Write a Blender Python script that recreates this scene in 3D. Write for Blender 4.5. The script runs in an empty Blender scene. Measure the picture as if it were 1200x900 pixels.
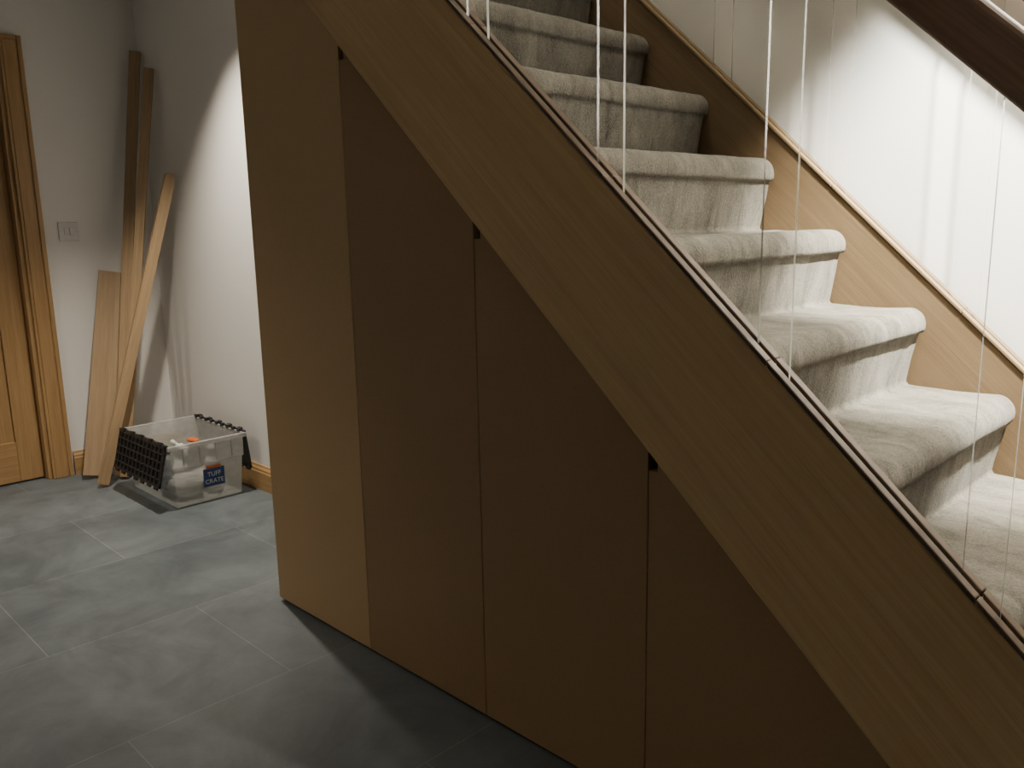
import bpy, bmesh, math, random
from mathutils import Vector, Matrix, noise
random.seed(3)
S=bpy.context.scene
SL=0.915
# ---------------------------------------------------------------- materials
def newmat(name):
    m=bpy.data.materials.new(name); m.use_nodes=True
    nt=m.node_tree; b=nt.nodes['Principled BSDF']
    return m,nt,b
def N(nt,t,**k):
    n=nt.nodes.new(t)
    for a,v in k.items(): setattr(n,a,v)
    return n
def ramp(nt,stops):
    r=N(nt,'ShaderNodeValToRGB')
    el=r.color_ramp.elements
    while len(el)<len(stops): el.new(0.5)
    for e,(p,c) in zip(el,stops): e.position=p; e.color=(*c,1)
    return r
def simple(name,col,rough=.5,bump=0,scale=50,var=0.06,metal=0):
    m,nt,b=newmat(name)
    tc=N(nt,'ShaderNodeTexCoord'); nz=N(nt,'ShaderNodeTexNoise')
    nz.inputs['Scale'].default_value=scale; nz.inputs['Detail'].default_value=4
    nt.links.new(tc.outputs['Object'],nz.inputs['Vector'])
    r=ramp(nt,[(.3,[c*(1-var) for c in col]),(.7,[min(1,c*(1+var)) for c in col])])
    nt.links.new(nz.outputs['Fac'],r.inputs['Fac']); nt.links.new(r.outputs['Color'],b.inputs['Base Color'])
    b.inputs['Roughness'].default_value=rough; b.inputs['Metallic'].default_value=metal
    if bump:
        bp=N(nt,'ShaderNodeBump'); bp.inputs['Strength'].default_value=bump; bp.inputs['Distance'].default_value=.003
        nt.links.new(nz.outputs['Fac'],bp.inputs['Height']); nt.links.new(bp.outputs['Normal'],b.inputs['Normal'])
    return m
def wood(name,dark,light,axis='X',roty=0,rough=.42,cross=34,dist=.6):
    m,nt,b=newmat(name)
    tc=N(nt,'ShaderNodeTexCoord'); mr=N(nt,'ShaderNodeMapping'); mp=N(nt,'ShaderNodeMapping')
    mr.inputs['Rotation'].default_value=(0,roty,0)
    sc={'X':(1.1,cross,cross),'Y':(cross,1.1,cross),'Z':(cross,cross,1.1)}[axis]
    mp.inputs['Scale'].default_value=sc
    nt.links.new(tc.outputs['Object'],mr.inputs['Vector']); nt.links.new(mr.outputs['Vector'],mp.inputs['Vector'])
    n1=N(nt,'ShaderNodeTexNoise'); n1.inputs['Scale'].default_value=1.1; n1.inputs['Detail'].default_value=8; n1.inputs['Distortion'].default_value=dist
    n2=N(nt,'ShaderNodeTexNoise'); n2.inputs['Scale'].default_value=7; n2.inputs['Detail'].default_value=6
    nt.links.new(mp.outputs['Vector'],n1.inputs['Vector']); nt.links.new(mp.outputs['Vector'],n2.inputs['Vector'])
    mx=N(nt,'ShaderNodeMath',operation='MULTIPLY_ADD'); mx.inputs[1].default_value=.5
    nt.links.new(n2.outputs['Fac'],mx.inputs[0])
    sub=N(nt,'ShaderNodeMath',operation='MULTIPLY'); sub.inputs[1].default_value=.5
    nt.links.new(n1.outputs['Fac'],sub.inputs[0]); nt.links.new(sub.outputs[0],mx.inputs[2])
    r=ramp(nt,[(.36,dark),(.5,[(a+c)/2 for a,c in zip(dark,light)]),(.64,light)])
    nt.links.new(mx.outputs[0],r.inputs['Fac']); nt.links.new(r.outputs['Color'],b.inputs['Base Color'])
    b.inputs['Roughness'].default_value=rough
    bp=N(nt,'ShaderNodeBump'); bp.inputs['Strength'].default_value=.12; bp.inputs['Distance'].default_value=.0015
    nt.links.new(mx.outputs[0],bp.inputs['Height']); nt.links.new(bp.outputs['Normal'],b.inputs['Normal'])
    return m
ANG=math.atan(SL)
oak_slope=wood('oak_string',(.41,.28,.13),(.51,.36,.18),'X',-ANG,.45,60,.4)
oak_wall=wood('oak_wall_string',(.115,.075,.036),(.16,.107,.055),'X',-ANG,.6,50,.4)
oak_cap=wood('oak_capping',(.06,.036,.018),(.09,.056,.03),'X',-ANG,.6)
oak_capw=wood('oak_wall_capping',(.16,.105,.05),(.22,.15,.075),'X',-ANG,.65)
oak_z=wood('oak_vertical',(.32,.19,.08),(.44,.28,.13),'Z')
oak_y=wood('oak_cross',(.32,.19,.08),(.44,.28,.13),'Y')
oak_x=wood('oak_length',(.32,.19,.08),(.44,.28,.13),'X')
oak_rail=wood('oak_handrail',(.13,.07,.04),(.21,.12,.07),'X',-ANG,.4)
timber=wood('timber_board',(.30,.20,.105),(.42,.295,.17),'Z',0,.6)
timber2=wood('timber_board_pale',(.31,.21,.12),(.42,.30,.18),'Z',0,.6)
mdf=simple('mdf_board',(.27,.172,.085),.6,.04,120,.04)
mdf_lit=simple('mdf_board_lit',(.41,.28,.145),.6,.04,120,.04)  # same MDF; grazing light on the first panel is put into its colour
dark=simple('dark_void',(.01,.008,.006),.9)
paint=simple('wall_paint',(.80,.79,.77),.75,.06,180,.012)
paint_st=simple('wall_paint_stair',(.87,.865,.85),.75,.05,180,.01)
paint_white=simple('gloss_paint',(.82,.81,.78),.35,0,20,.01)
ceil_m=simple('ceiling_paint',(.82,.81,.79),.8,.03,150,.01)
switch_m=simple('switch_plastic',(.62,.61,.60),.3,0,20,.01)
screw_m=simple('screw_metal',(.5,.5,.5),.3,0,20,.02,1)
black_pl=simple('black_plastic',(.018,.019,.022),.4,.05,60,.2)
orange_m=simple('orange_plastic',(.55,.13,.03),.5,0,30)
blue_m=simple('label_blue',(.02,.06,.20),.4,0,30)
label_w=simple('label_white',(.6,.62,.65),.4,0,30)
bag_m=simple('white_plastic',(.62,.62,.60),.5,.2,30,.1)
grey_m=simple('grey_plastic',(.25,.27,.28),.5,0,30,.1)

# carpet
m,nt,b=newmat('carpet'); carpet=m
tc=N(nt,'ShaderNodeTexCoord'); n1=N(nt,'ShaderNodeTexNoise'); n1.inputs['Scale'].default_value=210; n1.inputs['Detail'].default_value=4; n1.inputs['Roughness'].default_value=.7
n2=N(nt,'ShaderNodeTexNoise'); n2.inputs['Scale'].default_value=8; n2.inputs['Detail'].default_value=7; n2.inputs['Roughness'].default_value=.72; n2.inputs['Distortion'].default_value=.6
mp=N(nt,'ShaderNodeMapping'); mp.inputs['Scale'].default_value=(1,1.9,.6)
nt.links.new(tc.outputs['Object'],mp.inputs['Vector']); nt.links.new(mp.outputs['Vector'],n2.inputs['Vector'])
nt.links.new(tc.outputs['Object'],n1.inputs['Vector'])
mx=N(nt,'ShaderNodeMath',operation='MULTIPLY_ADD'); mx.inputs[1].default_value=.55
nt.links.new(n2.outputs['Fac'],mx.inputs[0]); hf=N(nt,'ShaderNodeMath',operation='MULTIPLY'); hf.inputs[1].default_value=.45
nt.links.new(n1.outputs['Fac'],hf.inputs[0]); nt.links.new(hf.outputs[0],mx.inputs[2])
r=ramp(nt,[(.38,(.072,.066,.052)),(.5,(.150,.140,.116)),(.62,(.235,.221,.187))])
nt.links.new(mx.outputs[0],r.inputs['Fac']); nt.links.new(r.outputs['Color'],b.inputs['Base Color'])
b.inputs['Roughness'].default_value=.95; b.inputs['Sheen Weight'].default_value=.12; b.inputs['Specular IOR Level'].default_value=.1
bp=N(nt,'ShaderNodeBump'); bp.inputs['Strength'].default_value=.9; bp.inputs['Distance'].default_value=.008
nt.links.new(mx.outputs[0],bp.inputs['Height']); nt.links.new(bp.outputs['Normal'],b.inputs['Normal'])

# slate floor tiles
m,nt,b=newmat('slate_tiles'); slate=m
geo=N(nt,'ShaderNodeNewGeometry'); sp=N(nt,'ShaderNodeSeparateXYZ'); cb=N(nt,'ShaderNodeCombineXYZ')
nt.links.new(geo.outputs['Position'],sp.inputs[0])
ax=N(nt,'ShaderNodeMath',operation='ADD'); ax.inputs[1].default_value=-1.54+9
ay=N(nt,'ShaderNodeMath',operation='ADD'); ay.inputs[1].default_value=2.6+12
nt.links.new(sp.outputs['Y'],ax.inputs[0]); nt.links.new(sp.outputs['X'],ay.inputs[0])
nt.links.new(ax.outputs[0],cb.inputs[0]); nt.links.new(ay.outputs[0],cb.inputs[1])
br=N(nt,'ShaderNodeTexBrick'); br.offset=.5; br.offset_frequency=2
br.inputs['Scale'].default_value=1; br.inputs['Mortar Size'].default_value=.0015; br.inputs['Mortar Smooth'].default_value=.1
br.inputs['Brick Width'].default_value=.9; br.inputs['Row Height'].default_value=.6
br.inputs['Color1'].default_value=(.090,.110,.124,1); br.inputs['Color2'].default_value=(.116,.138,.153,1); br.inputs['Mortar'].default_value=(.19,.205,.21,1)
nt.links.new(cb.outputs[0],br.inputs['Vector'])
nz=N(nt,'ShaderNodeTexNoise'); nz.inputs['Scale'].default_value=3.2; nz.inputs['Detail'].default_value=12; nz.inputs['Roughness'].default_value=.72; nz.inputs['Distortion'].default_value=.5
nt.links.new(geo.outputs['Position'],nz.inputs['Vector'])
r=ramp(nt,[(.32,(.60,.61,.62)),(.68,(1.34,1.32,1.29))]); nt.links.new(nz.outputs['Fac'],r.inputs['Fac'])
mul=N(nt,'ShaderNodeMix',data_type='RGBA',blend_type='MULTIPLY'); mul.inputs['Factor'].default_value=1
nt.links.new(br.outputs['Color'],mul.inputs[6]); nt.links.new(r.outputs['Color'],mul.inputs[7])
nt.links.new(mul.outputs[2],b.inputs['Base Color'])
rr=N(nt,'ShaderNodeMapRange'); rr.inputs['To Min'].default_value=.40; rr.inputs['To Max'].default_value=.60
nt.links.new(nz.outputs['Fac'],rr.inputs[0]); nt.links.new(rr.outputs[0],b.inputs['Roughness'])
hh=N(nt,'ShaderNodeMath',operation='MULTIPLY_ADD'); hh.inputs[1].default_value=-.6
nt.links.new(br.outputs['Fac'],hh.inputs[0]); nt.links.new(nz.outputs['Fac'],hh.inputs[2])
bp=N(nt,'ShaderNodeBump'); bp.inputs['Strength'].default_value=.4; bp.inputs['Distance'].default_value=.006
nt.links.new(hh.outputs[0],bp.inputs['Height']); nt.links.new(bp.outputs['Normal'],b.inputs['Normal'])

def glassmat(name,tint,gl):
    m=bpy.data.materials.new(name); m.use_nodes=True; nt=m.node_tree; nt.nodes.clear()
    o=N(nt,'ShaderNodeOutputMaterial'); t=N(nt,'ShaderNodeBsdfTransparent'); t.inputs[0].default_value=(*tint,1)
    g=N(nt,'ShaderNodeBsdfGlossy'); g.inputs['Roughness'].default_value=.02; g.inputs[0].default_value=(1,1,1,1)
    mx=N(nt,'ShaderNodeMixShader'); lw=N(nt,'ShaderNodeFresnel'); lw.inputs[0].default_value=1.25
    ml=N(nt,'ShaderNodeMath',operation='MULTIPLY'); ml.inputs[1].default_value=gl
    nt.links.new(lw.outputs[0],ml.inputs[0]); nt.links.new(ml.outputs[0],mx.inputs[0])
    nt.links.new(t.outputs[0],mx.inputs[1]); nt.links.new(g.outputs[0],mx.inputs[2]); nt.links.new(mx.outputs[0],o.inputs[0])
    return m
glass=glassmat('clear_glass',(.995,1,.998),.15)
def edgemat(name,col,tr):
    m,nt,b=newmat(name); b.inputs['Base Color'].default_value=(*col,1); b.inputs['Roughness'].default_value=.15
    o=nt.nodes['Material Output']; t=N(nt,'ShaderNodeBsdfTransparent'); mx=N(nt,'ShaderNodeMixShader'); mx.inputs[0].default_value=1-tr
    nt.links.new(t.outputs[0],mx.inputs[1]); nt.links.new(b.outputs[0],mx.inputs[2]); nt.links.new(mx.outputs[0],o.inputs[0]); return m
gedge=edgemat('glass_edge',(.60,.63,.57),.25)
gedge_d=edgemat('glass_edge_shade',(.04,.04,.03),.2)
gedge2=edgemat('glass_edge_wall',(.30,.31,.27),.5)
# translucent crate plastic
m=bpy.data.materials.new('translucent_plastic'); m.use_nodes=True; nt=m.node_tree; b=nt.nodes['Principled BSDF']; o=nt.nodes['Material Output']
b.inputs['Base Color'].default_value=(.54,.55,.54,1); b.inputs['Roughness'].default_value=.3
t=N(nt,'ShaderNodeBsdfTransparent'); mx=N(nt,'ShaderNodeMixShader')
nz=N(nt,'ShaderNodeTexNoise'); nz.inputs['Scale'].default_value=9
mr=N(nt,'ShaderNodeMapRange'); mr.inputs['To Min'].default_value=.38; mr.inputs['To Max'].default_value=.58
nt.links.new(nz.outputs['Fac'],mr.inputs[0]); nt.links.new(mr.outputs[0],mx.inputs[0])
nt.links.new(t.outputs[0],mx.inputs[1]); nt.links.new(b.outputs[0],mx.inputs[2]); nt.links.new(mx.outputs[0],o.inputs[0])
crate_m=m
m,nt,b=newmat('lamp_glow'); b.inputs['Emission Color'].default_value=(1,.9,.75,1); b.inputs['Emission Strength'].default_value=6; lamp_m=m

# ---------------------------------------------------------------- mesh helpers
def obj(name,bm,mats,parent=None,smooth=False,bevel=0,loc=None):
    me=bpy.data.meshes.new(name); bmesh.ops.recalc_face_normals(bm,faces=bm.faces); bm.to_mesh(me); bm.free()
    if not isinstance(mats,(list,tuple)): mats=[mats]
    for q in mats: me.materials.append(q)
    ob=bpy.data.objects.new(name,me); S.collection.objects.link(ob)
    if smooth:
        for p in me.polygons: p.use_smooth=True
    if bevel:
        md=ob.modifiers.new('bevel','BEVEL'); md.width=bevel; md.segments=2; md.limit_method='ANGLE'
    if parent: ob.parent=parent
    if loc: ob.location=loc
    return ob
def empty(name,loc=(0,0,0)):
    e=bpy.data.objects.new(name,None); S.collection.objects.link(e); e.location=loc; e.empty_display_size=.1; return e
def addbox(bm,x0,x1,y0,y1,z0,z1,mi=0,mat=None):
    vs=[bm.verts.new(v) for v in [(x0,y0,z0),(x1,y0,z0),(x1,y1,z0),(x0,y1,z0),(x0,y0,z1),(x1,y0,z1),(x1,y1,z1),(x0,y1,z1)]]
    if mat is not None:
        for v in vs: v.co=mat@v.co
    for f in [(0,3,2,1),(4,5,6,7),(0,1,5,4),(1,2,6,5),(2,3,7,6),(3,0,4,7)]:
        fc=bm.faces.new([vs[i] for i in f]); fc.material_index=mi
    return vs
def box(name,x0,x1,y0,y1,z0,z1,mat,parent=None,bevel=0):
    bm=bmesh.new(); addbox(bm,x0,x1,y0,y1,z0,z1); return obj(name,bm,mat,parent,bevel=bevel)
def addprism(bm,pts,y0,y1,mi=0):
    a=[bm.verts.new((x,y0,z)) for x,z in pts]; c=[bm.verts.new((x,y1,z)) for x,z in pts]
    fs=[bm.faces.new(a),bm.faces.new(c[::-1])]
    n=len(pts)
    for i in range(n): fs.append(bm.faces.new([a[i],c[i],c[(i+1)%n],a[(i+1)%n]]))
    for f in fs: f.material_index=mi
    return fs
def prism(name,pts,y0,y1,mat,parent=None,bevel=0):
    bm=bmesh.new(); addprism(bm,pts,y0,y1); return obj(name,bm,mat,parent,bevel=bevel)

# ---------------------------------------------------------------- room
XW=-4.55; YB=1.885; YR=2.36; XE=2.6; YF=-2.4; HC=2.42; HT=4.9
box('floor',XW-.1,XE+.1,YF-.1,YR+.1,-.1,0,slate)
# left (door) wall, with doorway
DY0,DY1,DH=.42,1.255,2.04
bm=bmesh.new()
addbox(bm,XW-.12,XW,YF,DY0,0,HC); addbox(bm,XW-.12,XW,DY1,YR,0,HC); addbox(bm,XW-.12,XW,DY0,DY1,DH,HC)
obj('wall_left',bm,paint)
box('wall_back',XW,-2.46,YB,YB+.1,0,HC,paint)
box('wall_stair',-2.46,XE,YR,YR+.1,0,HT,paint_st)
box('wall_right',XE,XE+.1,YF,YR,0,HT,paint)
box('wall_front',XW,XE,YF-.1,YF,0,HC,paint)
bm=bmesh.new()
addbox(bm,XW,XE,YF,1.29,HC,HC+.18); addbox(bm,XW,-2.56,1.29,YR,HC,HC+.18); addbox(bm,-.75,XE,1.29,YR,HC,HC+.18)
obj('ceiling',bm,ceil_m)
bm=bmesh.new()
addbox(bm,-2.66,-2.56,1.29,YR,HC+.18,HT); addbox(bm,-2.56,-.65,1.19,1.29,HC+.18,HT); addbox(bm,-.75,-.65,1.29,YR,HC+.18,HT)
obj('wall_stairwell',bm,paint)
box('ceiling_stairwell',-2.66,-.65,1.19,YR,HT,HT+.1,ceil_m)
# baseboards (oak)
def baseboard(name,p0,p1,nrm,h=.12,t=.018,mat=oak_x):
    # profile in (offset,z)
    prof=[(0,0),(t,0),(t,h*.72),(t*.8,h*.78),(t*.8,h*.84),(t*.45,h*.93),(t*.35,h),(0,h)]
    bm=bmesh.new(); rows=[]
    for p in (p0,p1): rows.append([bm.verts.new((p[0]+nrm[0]*o,p[1]+nrm[1]*o,z)) for o,z in prof])
    n=len(prof)
    for i in range(n): bm.faces.new([rows[0][i],rows[1][i],rows[1][(i+1)%n],rows[0][(i+1)%n]])
    bm.faces.new(rows[0]); bm.faces.new(rows[1][::-1])
    return obj(name,bm,mat)
baseboard('baseboard_back',(XW+.001,YB),(-2.5,YB),(0,-1))
baseboard('baseboard_left',(XW,1.352),(XW,YB-.02),(1,0),mat=oak_y)
baseboard('baseboard_front',(XW,YF),(XE,YF),(0,1))

# ---------------------------------------------------------------- door with frame
d=empty('door_1')
fx=XW-.045
bm=bmesh.new(); stw=.11
y0,y1=DY0+.03,DY1-.03
for a,b_ in ((y0,y0+stw),(y1-stw,y1)): addbox(bm,fx-.04,fx,a,b_,.008,DH-.03)
obj('stiles',bm,oak_z,d,bevel=.003)
bm=bmesh.new()
addbox(bm,fx-.04,fx-.0005,y0+stw,y1-stw,.008,.21); addbox(bm,fx-.04,fx-.0005,y0+stw,y1-stw,DH-.15,DH-.03); addbox(bm,fx-.04,fx-.0005,y0+stw,y1-stw,.93,1.08)
obj('rails',bm,oak_y,d,bevel=.003)
bm=bmesh.new(); w=(y1-y0-2*stw)/5
for i in range(5): addbox(bm,fx-.03,fx-.012,y0+stw+i*w+.0015,y0+stw+(i+1)*w-.0015,.2,DH-.14)
obj('planks',bm,oak_z,d,bevel=.003)
box('backing',fx-.036,fx-.031,y0+.02,y1-.02,.02,DH-.05,dark,d)
bm=bmesh.new()
addbox(bm,XW-.12,XW+.001,DY0,DY0+.027,0,DH); addbox(bm,XW-.12,XW+.001,DY1-.027,DY1,0,DH); addbox(bm,XW-.12,XW+.001,DY0,DY1,DH-.027,DH)
obj('jamb_lining',bm,oak_z,d,bevel=.002)
AW=.095
bm=bmesh.new()
for (o0,o1,t) in ((0,AW,.016),(.012,AW-.028,.021),(AW-.02,AW,.024)):
    addbox(bm,XW,XW+t,DY1-.008+o0,DY1-.008+o1,0,DH+o1-.008)
    addbox(bm,XW,XW+t,DY0+.008-o1,DY0+.008-o0,0,DH+o1-.008)
    addbox(bm,XW,XW+t,DY0-o0+.008,DY1+o0-.008,DH-.008+o0,DH-.008+o1)
obj('architrave',bm,oak_z,d,bevel=.003)
bm=bmesh.new(); bmesh.ops.create_cone(bm,cap_ends=True,segments=24,radius1=.026,radius2=.026,depth=.008,matrix=Matrix.Translation((fx+.004,y0+.055,1.0))@Matrix.Rotation(math.pi/2,4,'Y'))
addbox(bm,fx,fx+.05,y0+.048,y0+.062,.993,1.007); addbox(bm,fx+.04,fx+.054,y0+.045,y0+.165,.992,1.008)
obj('handle',bm,screw_m,d,bevel=.002)

# light switch
sw=empty('light_switch'); sy,sz=1.457,1.228
box('plate',XW,XW+.009,sy-.047,sy+.047,sz-.045,sz+.045,switch_m,sw,bevel=.003)
for i,o in enumerate((-.013,.013)):
    box('rocker_%d'%(i+1),XW+.008,XW+.014,sy+o-.010,sy+o+.010,sz-.018,sz+.018,switch_m,sw,bevel=.002)
bm=bmesh.new()
for o in (-.036,.036):
    bmesh.ops.create_cone(bm,cap_ends=True,segments=12,radius1=.0035,radius2=.0035,depth=.002,matrix=Matrix.Translation((XW+.0095,sy+o,sz))@Matrix.Rotation(math.pi/2,4,'Y'))
obj('screws',bm,screw_m,sw)

# ---------------------------------------------------------------- staircase
st=empty('staircase')
TOP=.361; BOT=-.054
def zt(x): return TOP-SL*x
def zb(x): return BOT-SL*x
RISE=.2; GO=.2195
def nose(n): return -.978+(6-n)*GO
YL=1.345; YRi=2.285
def carpet_profile():
    pts=[]
    R=.043
    pts.append((nose(1)-.04,0.0))
    for n in range(1,14):
        xn=nose(n); z=n*RISE
        zprev=(n-1)*RISE
        for t in (.02,.06,.12,.2,.3,.4,.5,.6,.68): pts.append((xn-.040+.024*t/.68,zprev+t*RISE+.003))
        cx,cz=xn-R,z-R
        for a in (-28,-12,4,18,32,46,60,74,86): pts.append((cx+R*math.cos(math.radians(a)),cz+R*math.sin(math.radians(a))))
        xb=nose(n+1)-.040
        for t in (.15,.3,.45,.6,.75,.88,.95): pts.append((cx+(xb-cx)*t,z-.003*math.sin(t*3.14)))
        if n<13: pts.append((xb+.006,z)); 
    return pts
cp=carpet_profile()
bm=bmesh.new(); ny=110; rows=[]
npt=len(cp)
norms=[]
for i in range(npt):
    a=Vector(cp[max(0,i-1)]); c=Vector(cp[min(npt-1,i+1)]); t=(c-a)
    if t.length<1e-9: t=Vector((0,1))
    t.normalize(); norms.append(Vector((t.y,-t.x)))
RR=.028
for j in range(ny+1):
    s=min(j,ny-6)/(ny-6); y=YL+(YRi-RR-YL)*s
    if j>ny-6: y=YRi-RR+RR*math.sin((j-ny+6)/6*math.pi/2)
    dd=YRi-y
    ins=0 if dd>=RR else RR-math.sqrt(max(0,RR**2-(RR-dd)**2))
    row=[]
    for (x,z),nn in zip(cp,norms):
        k=noise.noise(Vector((x*50,y*50,z*50)))*.001+noise.noise(Vector((x*18,y*18,z*18)))*.002+noise.noise(Vector((x*6,y*5,z*6)))*.0045-ins
        row.append(bm.verts.new((x+nn.x*k,y,max(0,z+nn.y*k))))
    rows.append(row)
for j in range(ny):
    for i in range(npt-1): bm.faces.new([rows[j][i],rows[j+1][i],rows[j+1][i+1],rows[j][i+1]])
obj('stair_carpet',bm,carpet,st,smooth=True)
# timber carcass below the carpet
bm=bmesh.new()
for n in range(1,14):
    addbox(bm,nose(n+1)-.08,nose(n)-.06,YL,YRi,n*RISE-.05,n*RISE-.034)
    addbox(bm,nose(n)-.088,nose(n)-.072,YL,YRi,(n-1)*RISE,n*RISE-.034)
obj('treads_and_risers',bm,mdf,st)
# strings
def string(name,y0,y1,mt):
    xl=-2.52
    pts=[(xl,zt(xl)),(.12,zt(.12)),(.12,0.0),(BOT/SL,0),(xl,zb(xl))]
    return prism(name,pts,y0,y1,mt,st,bevel=.004)
Y1=1.296
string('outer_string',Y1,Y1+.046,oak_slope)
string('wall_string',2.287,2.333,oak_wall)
# capping: two beads with glass slot between
segs=[-2.50,-2.112,-1.755,-1.402,-1.038,-.685,-.336,.02,.115]
def cap(name,y0,y1,yc,mt):
    bm=bmesh.new()
    for a,b_ in zip(segs[:-1],segs[1:]):
        a2,b2=a+.0008,b_-.0008
        for (p,q) in ((y0,yc-.006),(yc+.006,y1)):
            addprism(bm,[(a2,zt(a2)+.001),(b2,zt(b2)+.001),(b2,zt(b2)+.012),(a2,zt(a2)+.012)],p,q)
    return obj(name,bm,mt,st,bevel=.002)
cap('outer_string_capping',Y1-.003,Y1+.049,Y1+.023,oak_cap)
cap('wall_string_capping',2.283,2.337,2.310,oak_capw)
# newel posts at the foot
for nm,y in (('newel_post',Y1+.023),('newel_post_wall',2.305)):
    bm=bmesh.new(); addbox(bm,.125,.215,y-.045,y+.045,0,1.33); addbox(bm,.117,.223,y-.053,y+.053,1.33,1.35)
    obj(nm,bm,oak_z,st,bevel=.004)

# glass balustrades
HB=.70
panels=[(-2.436,-2.136),(-2.08,-1.79),(-1.727,-1.433),(-1.370,-1.070),(-1.007,-.715),(-.655,-.364),(-.308,-.012)]
def balus(name,yc,hb,th,e1,e2):
    e=empty(name)
    for i,(a,b_) in enumerate(panels):
        bm=bmesh.new()
        lo=.004
        fs=addprism(bm,[(a,zt(a)+lo-.0),(b_,zt(b_)+lo),(b_,zt(b_)+hb+.01),(a,zt(a)+hb+.01)],yc-th,yc+th)
        bm.faces.ensure_lookup_table()
        for f in bm.faces:
            c=f.calc_center_median(); f.normal_update()
            if abs(f.normal.y)<.5:
                f.material_index=1
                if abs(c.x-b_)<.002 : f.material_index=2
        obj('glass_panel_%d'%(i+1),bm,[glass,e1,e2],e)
    prof=[]
    w,h,r=.032,.072,.014
    for cx,cz,a0 in ((w-r,r,-90),(w-r,h-r,0),(-w+r,h-r,90),(-w+r,r,180)):
        for k in range(5):
            a=math.radians(a0+k*22.5); prof.append((cx+r*math.cos(a),cz+r*math.sin(a)))
    bm=bmesh.new(); rws=[]
    for x in (-2.52,.124):
        rws.append([bm.verts.new((x,yc+u,zt(x)+hb+v/math.cos(ANG))) for u,v in prof])
    n=len(prof)
    for i in range(n): bm.faces.new([rws[0][i],rws[1][i],rws[1][(i+1)%n],rws[0][(i+1)%n]])
    bm.faces.new(rws[0]); bm.faces.new(rws[1][::-1])
    obj('handrail',bm,oak_rail,e,smooth=False)
    return e
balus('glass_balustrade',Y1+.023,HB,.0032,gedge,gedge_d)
balus('glass_balustrade',2.310,HB+.09,.0028,gedge2,gedge2)

# ---------------------------------------------------------------- under-stair cupboard (MDF)
cb_=empty('understairs_cupboard')
PY=1.308; G=.0012
joints=[-2.432,-1.915,-1.422,-.934,-.447]
for i,(a,b_) in enumerate(zip(joints[:-1],joints[1:])):
    x0=a+(G if i else 0); x1=b_-G
    zt1=min(zb(x1)+.03,2.40)
    if i==0:
        pts=[(x0,.012),(x1,.012),(x1,zt1),(x0,zb(x0)+.03)]
    else:
        pts=[(x0,.012),(x1,.012),(x1,zt1),(x0+.020,zb(x0+.02)+.03),(x0+.020,zb(x0)-.045),(x0,zb(x0)-.045)]
    prism('door_panel_%d'%(i+1),pts,PY,PY+.018,mdf_lit if i==0 else mdf,cb_,bevel=.0008)
pts=[(joints[-1]+G,.012),(-.06,.012),(-.06,zb(-.06)+.02),(joints[-1]+.02,zb(joints[-1])+.012),(joints[-1]+.02,zb(joints[-1])-.045),(joints[-1]+G,zb(joints[-1])-.045)]
prism('door_panel_5',pts,PY,PY+.018,mdf,cb_)
prism('carcass_front',[(-2.41,.0),(-.07,.0),(-.07,zb(-.07)+.02),(-2.41,zb(-2.41)-.005)],PY+.022,PY+.032,dark,cb_)
box('end_panel',-2.432,-2.414,PY+.0185,YB-.001,.0,2.17,mdf,cb_)
box('plinth',-2.40,-.08,PY+.012,PY+.02,0,.011,dark,cb_)

# ---------------------------------------------------------------- leaning timbers
def board(name,bottom,top,w,t,face,mat,notch=0):
    b0=Vector(bottom); t0=Vector(top); L=(t0-b0).length; zx=(t0-b0).normalized()
    nx=Vector(face); nx=(nx-zx*nx.dot(zx)).normalized(); wy=zx.cross(nx)
    bm=bmesh.new()
    if notch:
        pts=[(-w/2,0),(w/2,0),(w/2,L-notch),(w/2-.012,L),(-w/2,L-.012)]
    else: pts=[(-w/2,0),(w/2,0),(w/2,L),(-w/2,L)]
    a=[bm.verts.new((0,x,z)) for x,z in pts]; c=[bm.verts.new((t,x,z)) for x,z in pts]
    bm.faces.new(a); bm.faces.new(c[::-1]); n=len(pts)
    for i in range(n): bm.faces.new([a[i],c[i],c[(i+1)%n],a[(i+1)%n]])
    o=obj(name,bm,mat,bevel=.0015)
    M=Matrix((nx,wy,zx)).transposed().to_4x4(); M.translation=b0; o.matrix_world=M
    return o
board('timber_board',(-4.305,1.49,.012),(-4.500,1.855,2.11),.052,.022,(1,-.6,0),timber)
board('timber_board',(-4.265,1.50,.012),(-4.350,1.855,2.01),.044,.022,(1,-.6,0),timber)
board('timber_board',(-4.215,1.370,.016),(-4.205,1.845,1.50),.050,.030,(1,-.15,0),timber,.05)
board('timber_board',(-4.385,1.405,.014),(-4.515,1.635,1.02),.13,.016,(1,-.3,0),timber2)

# ---------------------------------------------------------------- plastic crate
cr=empty('storage_crate')
cx0,cx1,cy0,cy1,ch=-4.09,-3.605,1.475,1.785,.295
tp=.018
def ring(bm,e,z): return [bm.verts.new(v) for v in [(cx0-e,cy0-e,z),(cx1+e,cy0-e,z),(cx1+e,cy1+e,z),(cx0-e,cy1+e,z)]]
bm=bmesh.new()
lv=[(0,.003),(tp*.6,ch*.62),(tp*.6+.006,ch*.63),(tp,ch-.02),(tp+.014,ch-.02),(tp+.014,ch),(tp-.002,ch),(tp*.6-.0,ch*.64),(-.004,.008)]
rg=[ring(bm,e,z) for e,z in lv]
for a,c in zip(rg[:-1],rg[1:]):
    for i in range(4): bm.faces.new([a[i],a[(i+1)%4],c[(i+1)%4],c[i]])
bm.faces.new(rg[0][::-1]); bm.faces.new(rg[-1])
obj('tub',bm,crate_m,cr,bevel=.006)
bm=bmesh.new()  # moulded ribs
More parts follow.
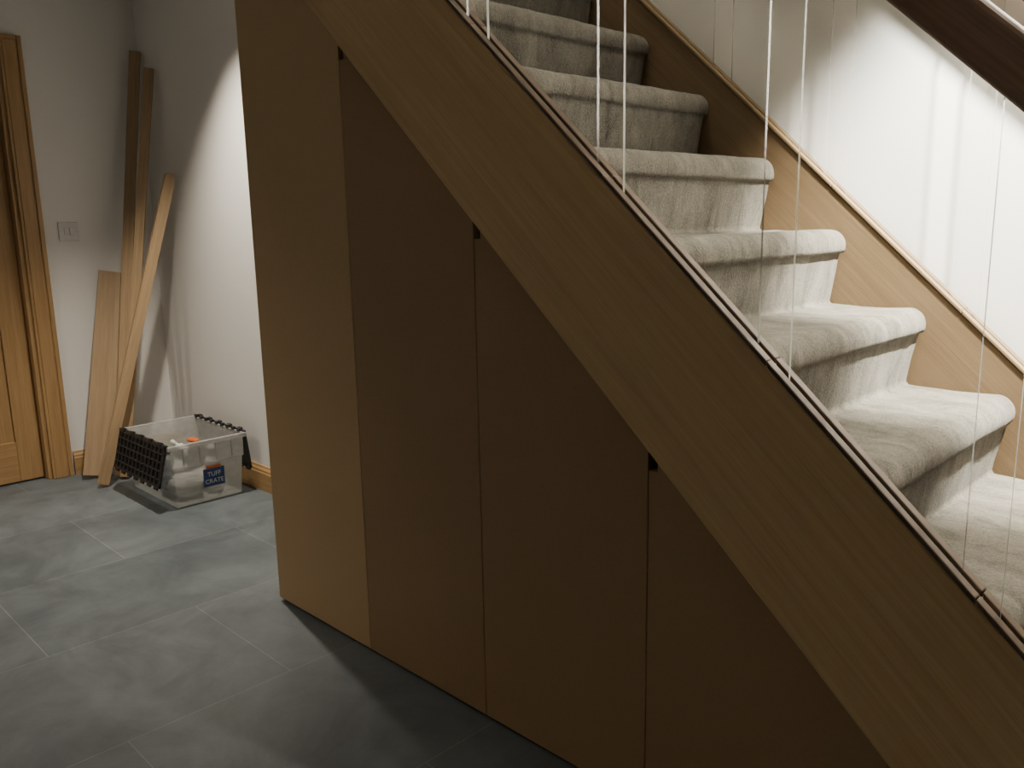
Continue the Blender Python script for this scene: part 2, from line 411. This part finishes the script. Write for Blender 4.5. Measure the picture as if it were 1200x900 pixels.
for k in range(6):
    x=cx0+.05+k*(cx1-cx0-.1)/5
    addbox(bm,x-.003,x+.003,cy0-tp-.003,cy0-tp+.006,ch*.66,ch-.02)
for k in range(4):
    y=cy0+.04+k*(cy1-cy0-.08)/3
    addbox(bm,cx1+tp-.006,cx1+tp+.003,y-.003,y+.003,ch*.66,ch-.02)
obj('ribs',bm,crate_m,cr)
def flap(name,ysign):
    L=cx1-cx0+.03; W=.185; bm=bmesh.new()
    addbox(bm,0,L,0,.014,-.010,.0); addbox(bm,0,L,W-.014,W,-.010,.0)
    addbox(bm,0,.014,0,W,-.010,0); addbox(bm,L-.014,L,0,W,-.010,0)
    addbox(bm,.0,L,0,W,-.006,-.003)
    for k in range(1,12): addbox(bm,L*k/12-.003,L*k/12+.003,.01,W-.01,-.004,.003)
    for k in range(1,5): addbox(bm,.01,L-.01,W*k/5-.003,W*k/5+.003,-.004,.003)
    for k in range(7):
        x=.02+k*L/7; addbox(bm,x,x+L/14,W,W+.012,-.008,0)
    for k in range(5):
        x=.04+k*L/5; addbox(bm,x,x+.03,-.012,.004,-.010,.004)
    o=obj(name,bm,black_pl,cr,bevel=.001)
    if ysign<0:
        o.matrix_world=Matrix.Translation((cx1+.015,cy0-tp-.018,ch+.002))@Matrix.Rotation(math.pi,4,'Z')@Matrix.Rotation(math.radians(-76),4,'X')
    else:
        o.matrix_world=Matrix.Translation((cx0-.015,cy1+tp+.018,ch+.002))@Matrix.Rotation(math.radians(-84),4,'X')
    return o
flap('lid_flap_near',-1); flap('lid_flap_far',1)
bm=bmesh.new()
addbox(bm,cx0-.02,cx1+.02,cy0-tp-.017,cy0-tp-.005,ch-.008,ch+.006)
addbox(bm,cx0-.02,cx1+.02,cy1+tp+.005,cy1+tp+.017,ch-.008,ch+.006)
for k in range(9):
    x=cx0+.02+k*(cx1-cx0-.04)/8; addbox(bm,x-.012,x+.012,cy1+tp-.004,cy1+tp+.010,ch-.002,ch+.012)
obj('hinge_rails',bm,black_pl,cr,bevel=.001)
lab=Matrix.Translation((cx1+.013,1.65,.115))@Matrix.Rotation(math.radians(3),4,'Y')
bm=bmesh.new(); addbox(bm,0,.002,-.05,.05,-.042,.042,mat=lab); obj('label',bm,blue_m,cr)
bm=bmesh.new(); addbox(bm,0,.002,-.035,.035,.043,.055,mat=lab); obj('label_strip',bm,orange_m,cr)
for txt,z in (('TUFF',.006),('CRATE',-.028)):
    cu=bpy.data.curves.new('label_text','FONT'); cu.body=txt; cu.size=.029; cu.align_x='CENTER'; cu.extrude=.0005
    o=bpy.data.objects.new('label_text',cu); S.collection.objects.link(o); cu.materials.append(label_w)
    o.matrix_world=lab@Matrix.Translation((.003,0,z))@Matrix.Rotation(math.pi/2,4,'Z')@Matrix.Rotation(math.pi/2,4,'X')
    o.parent=cr
def blob(name,c,r,mat,sq=(1,1,1),amp=.25):
    bm=bmesh.new(); bmesh.ops.create_icosphere(bm,subdivisions=3,radius=r)
    for v in bm.verts:
        k=1+amp*noise.noise(v.co*18+Vector(c)*7); v.co=Vector((v.co.x*sq[0]*k,v.co.y*sq[1]*k,v.co.z*sq[2]*k))+Vector(c)
    return obj(name,bm,mat,cr,smooth=True)
blob('bag_1',(-3.72,1.57,.07),.075,bag_m,(1,1,.75)); blob('bag_2',(-3.80,1.70,.06),.07,bag_m,(1.1,.9,.7))
blob('bag_3',(-3.97,1.62,.08),.08,grey_m,(1.2,1,.8)); blob('bag_4',(-3.86,1.58,.12),.06,bag_m,(1.2,.9,.6))
blob('glove',(-3.90,1.70,.225),.032,orange_m,(1.5,.8,.4),.5)
def tube(name,p0,p1,r,mat):
    a,b_=Vector(p0),Vector(p1); dv=b_-a
    bm=bmesh.new(); prof=[(0,0),(r,0),(r,.62),(r*.9,.72),(r*.4,.80),(r*.4,.86),(r*.48,.86),(r*.48,1),(0,1)]
    rings=[]
    for rr,t in prof: rings.append([bm.verts.new((max(rr,.0005)*math.cos(k*math.pi/10),max(rr,.0005)*math.sin(k*math.pi/10),t*dv.length)) for k in range(20)])
    for q,w_ in zip(rings[:-1],rings[1:]):
        for k in range(20): bm.faces.new([q[k],q[(k+1)%20],w_[(k+1)%20],w_[k]])
    o=obj(name,bm,mat,cr,smooth=True); o.matrix_world=Matrix.Translation(a)@dv.to_track_quat('Z','Y').to_matrix().to_4x4(); return o
tube('bottle_1',(-3.70,1.70,.02),(-3.67,1.68,.24),.034,bag_m)
tube('bottle_2',(-3.80,1.52,.04),(-3.86,1.56,.22),.03,grey_m)
tube('sealant_tube',(-3.88,1.72,.12),(-4.05,1.66,.20),.022,bag_m)

# ---------------------------------------------------------------- ceiling downlights and added fill spots
def downlight(x,y,power,size,blend,col=(1,.87,.69),z=HC,rad=.03,aim=None):
    e=empty('downlight',(x,y,z))
    bm=bmesh.new(); ri=[]
    for r,zz in ((.030,-.001),(.030,-.006),(.043,-.004),(.045,0)):
        ri.append([bm.verts.new((r*math.cos(k*math.pi/16),r*math.sin(k*math.pi/16),zz)) for k in range(32)])
    for a,c in zip(ri[:-1],ri[1:]):
        for k in range(32): bm.faces.new([a[k],a[(k+1)%32],c[(k+1)%32],c[k]])
    obj('bezel',bm,paint_white,e,smooth=True)
    bm=bmesh.new(); bmesh.ops.create_circle(bm,cap_ends=True,segments=32,radius=.030,matrix=Matrix.Translation((0,0,-.002)))
    obj('lens',bm,lamp_m,e)
    l=bpy.data.lights.new('lamp','SPOT'); l.energy=power; l.spot_size=math.radians(size); l.spot_blend=blend; l.color=col; l.shadow_soft_size=rad
    o=bpy.data.objects.new('lamp',l); S.collection.objects.link(o); o.parent=e; o.location=(0,0,-.03)
    if aim: o.rotation_euler=(Vector(aim)-Vector((x,y,z-.03))).to_track_quat('-Z','Y').to_euler()
downlight(-3.42,1.50,230,88,.95,(1,.89,.73))
downlight(-.38,1.90,95,92,.6,(1,.90,.73))
downlight(.06,1.93,1500,66,.6,(1,.93,.80),aim=(-.30,2.36,1.62),rad=.035)  # added tilted spot, brightens the stair wall more than the carpet
downlight(-3.5,-.35,84,125,.8)  # added front fill, out of view; lifts left floor and cupboard fronts
downlight(-.9,-1.0,9,130,.9)  # added weak front fill behind the camera
downlight(-1.7,1.95,210,80,.8,(1,.89,.70),z=HT)

w=bpy.data.worlds.new('world'); S.world=w; w.use_nodes=True
w.node_tree.nodes['Background'].inputs[0].default_value=(.9,.85,.8,1); w.node_tree.nodes['Background'].inputs[1].default_value=.05

# ---------------------------------------------------------------- camera
f=985; p=math.radians(11); rl=math.radians(1.1); q=math.sqrt(.5)
Rh=Vector((q,q,0)); Fh=Vector((-q,q,0)); Z=Vector((0,0,1))
F=Fh*math.cos(p)-Z*math.sin(p); U0=Fh*math.sin(p)+Z*math.cos(p)
R=Rh*math.cos(rl)-U0*math.sin(rl); U=Rh*math.sin(rl)+U0*math.cos(rl)
cam=bpy.data.cameras.new('camera'); co=bpy.data.objects.new('camera',cam); S.collection.objects.link(co)
M=Matrix((R,U,-F)).transposed().to_4x4(); M.translation=(0,0,1.24); co.matrix_world=M
cam.sensor_width=36; cam.lens=f/1200*36; cam.clip_start=.02
S.camera=co
